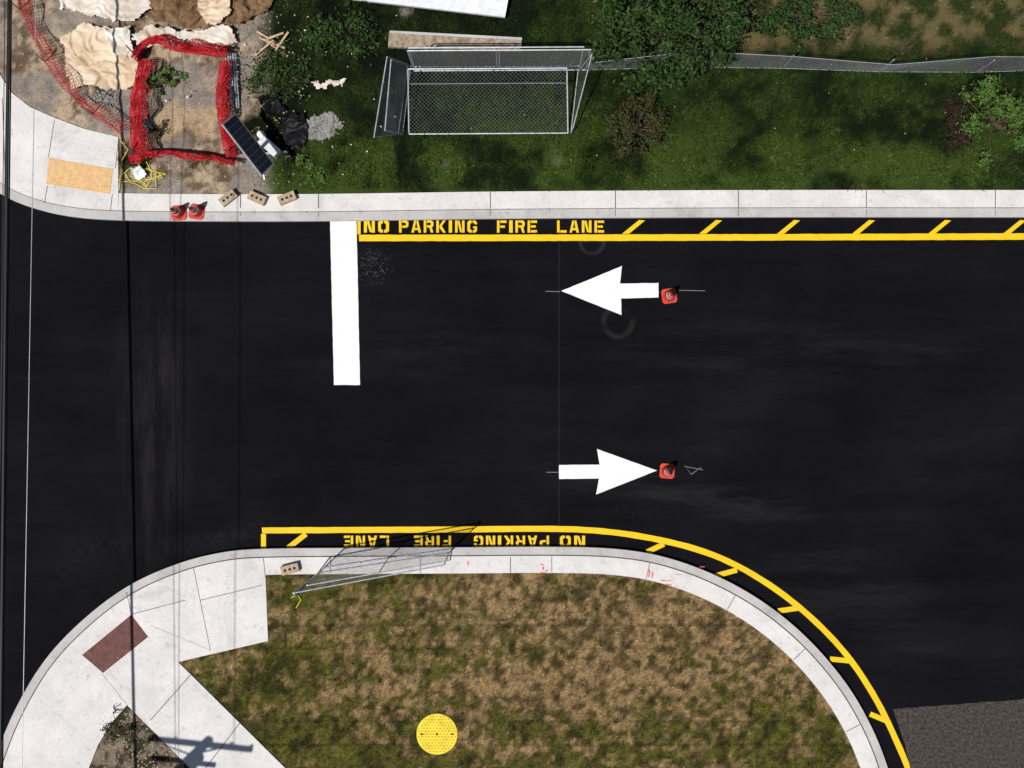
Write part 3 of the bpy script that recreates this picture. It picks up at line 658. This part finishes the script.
# ------------------------------------------------------------ shrubs
def shrub(name,px,py,rx,ry,h0,h1,n,k,size,clumps=26,seed=0,trunks=4,cr=(.16,.34)):
    r=random.Random(seed); zc=(h0+h1)/2; x,y,_=P(px,py,zc); rx*=S; ry*=S; mb=MB(); cl=[]
    for i in range(clumps):
        a=r.uniform(0,2*math.pi); q=math.sqrt(r.random())*r.uniform(.7,1.12); z=h0+(h1-h0)*r.random()*(1-.55*q*q)
        cl.append((x+rx*q*math.cos(a),y+ry*q*math.sin(a),z,r.uniform(*cr)*max(rx,ry)))
    for i in range(trunks):
        c=cl[i]; mb.tube([(x+r.uniform(-.05,.05),y+r.uniform(-.05,.05),.05),((x+c[0])/2,(y+c[1])/2,c[2]*.45),(c[0],c[1],c[2]*.85)],[.03,.015,.005],'bark',6)
    for c in cl[trunks:]: mb.tube([(x,y,h0*.6),((x+c[0])/2,(y+c[1])/2,c[2]*.6),(c[0],c[1],c[2]*.85)],[.014,.008,.004],'bark',4)
    V=[];F=[]
    for i in range(n):
        c=cl[r.randrange(clumps)]; d=Vector((r.gauss(0,1),r.gauss(0,1),r.gauss(0,.7))); d=d.normalized()*c[3]*abs(r.gauss(.6,.45))
        p=Vector(c[:3])+d; p.z=max(p.z,.13); s=size*r.uniform(.4,1.3); u=Vector((r.gauss(0,1),r.gauss(0,1),r.gauss(0,.5))).normalized(); v=u.cross(Vector((r.gauss(0,.6),r.gauss(0,.6),1)).normalized()).normalized()
        o=len(V); V+=[p-u*s,p+v*s*.4,p+u*s,p-v*s*.4]; F.append((o,o+1,o+2,o+3))
    mb.add(V,F,k); mb.obj(name)
shrub('tree',672,24,80,54,.8,2.6,11500,'leafd',.06,75,1,8,(.08,.2))
shrub('shrub',800,8,60,34,.3,1.0,3600,'leafd',.05,36,2,4,(.08,.2))
shrub('shrub',634,124,32,30,.25,.9,3400,'leafm',.04,36,3,4,(.12,.26))
shrub('shrub',1002,118,40,40,.3,1.2,4200,'leafb',.045,40,4,4,(.12,.26))
shrub('shrub',962,122,20,30,.2,.6,1500,'leafr',.04,20,5)
shrub('weeds',305,152,14,16,.12,.35,500,'leafb',.045,10,6,2)
shrub('weeds',318,180,16,8,.12,.3,400,'leafb',.045,9,7,2)
shrub('weeds',165,80,20,13,.1,.35,900,'leafb',.04,16,8,2,(.08,.22))
shrub('weeds',160,130,12,10,.1,.3,200,'leafm',.035,10,18,2)
shrub('weeds',215,160,14,6,.12,.3,200,'leafb',.045,8,9,2)
shrub('weeds',345,30,44,28,.12,.4,1600,'leafd',.055,26,10,2)
shrub('weeds',280,80,40,34,.12,.35,1000,'leafd',.05,26,14,2)
shrub('weeds',120,735,18,22,.12,.3,400,'leafm',.04,14,11,2)
# litter
mb=MB()
for i in range(75):
    a,b=random.choice([(random.uniform(240,400),random.uniform(10,185)),(random.uniform(120,310),random.uniform(0,190)),(random.uniform(400,1000),random.uniform(50,188))])
    x,y,_=P(a,b,.2); q=random.uniform(.5,1) if a<400 else .4; mb.box((x,y,.19),(random.uniform(.02,.08)*q,random.uniform(.015,.05)*q,.01),random.choice(['frame','tarpw','tarpt']),random.uniform(0,180))
mb.obj('litter')
# ------------------------------------------------------------ world, sun, camera
w=bpy.data.worlds.new('World'); scene.world=w; w.use_nodes=True; nt=w.node_tree; bg=nt.nodes['Background']
sky=nt.nodes.new('ShaderNodeTexSky'); sky.sky_type='NISHITA'; sky.sun_disc=False; sky.sun_elevation=math.radians(63.6); sky.sun_rotation=math.radians(225)
nt.links.new(sky.outputs[0],bg.inputs[0]); bg.inputs[1].default_value=.05
l=bpy.data.lights.new('sun','SUN'); l.energy=4.6; l.angle=math.radians(.5); l.color=(1,.965,.92); lo=bpy.data.objects.new('sun',l); scene.collection.objects.link(lo)
lo.rotation_euler=Vector((.35,.35,-1)).to_track_quat('-Z','Y').to_euler(); lo.location=(-10,-10,30)
cam=bpy.data.cameras.new('camera'); co=bpy.data.objects.new('camera',cam); scene.collection.objects.link(co); co.location=(0,0,H)
cam.sensor_width=36; cam.lens=36*H/25.6; cam.clip_end=6000; scene.camera=co
scene.view_settings.view_transform='Standard'; scene.view_settings.look='None'; scene.view_settings.exposure=0
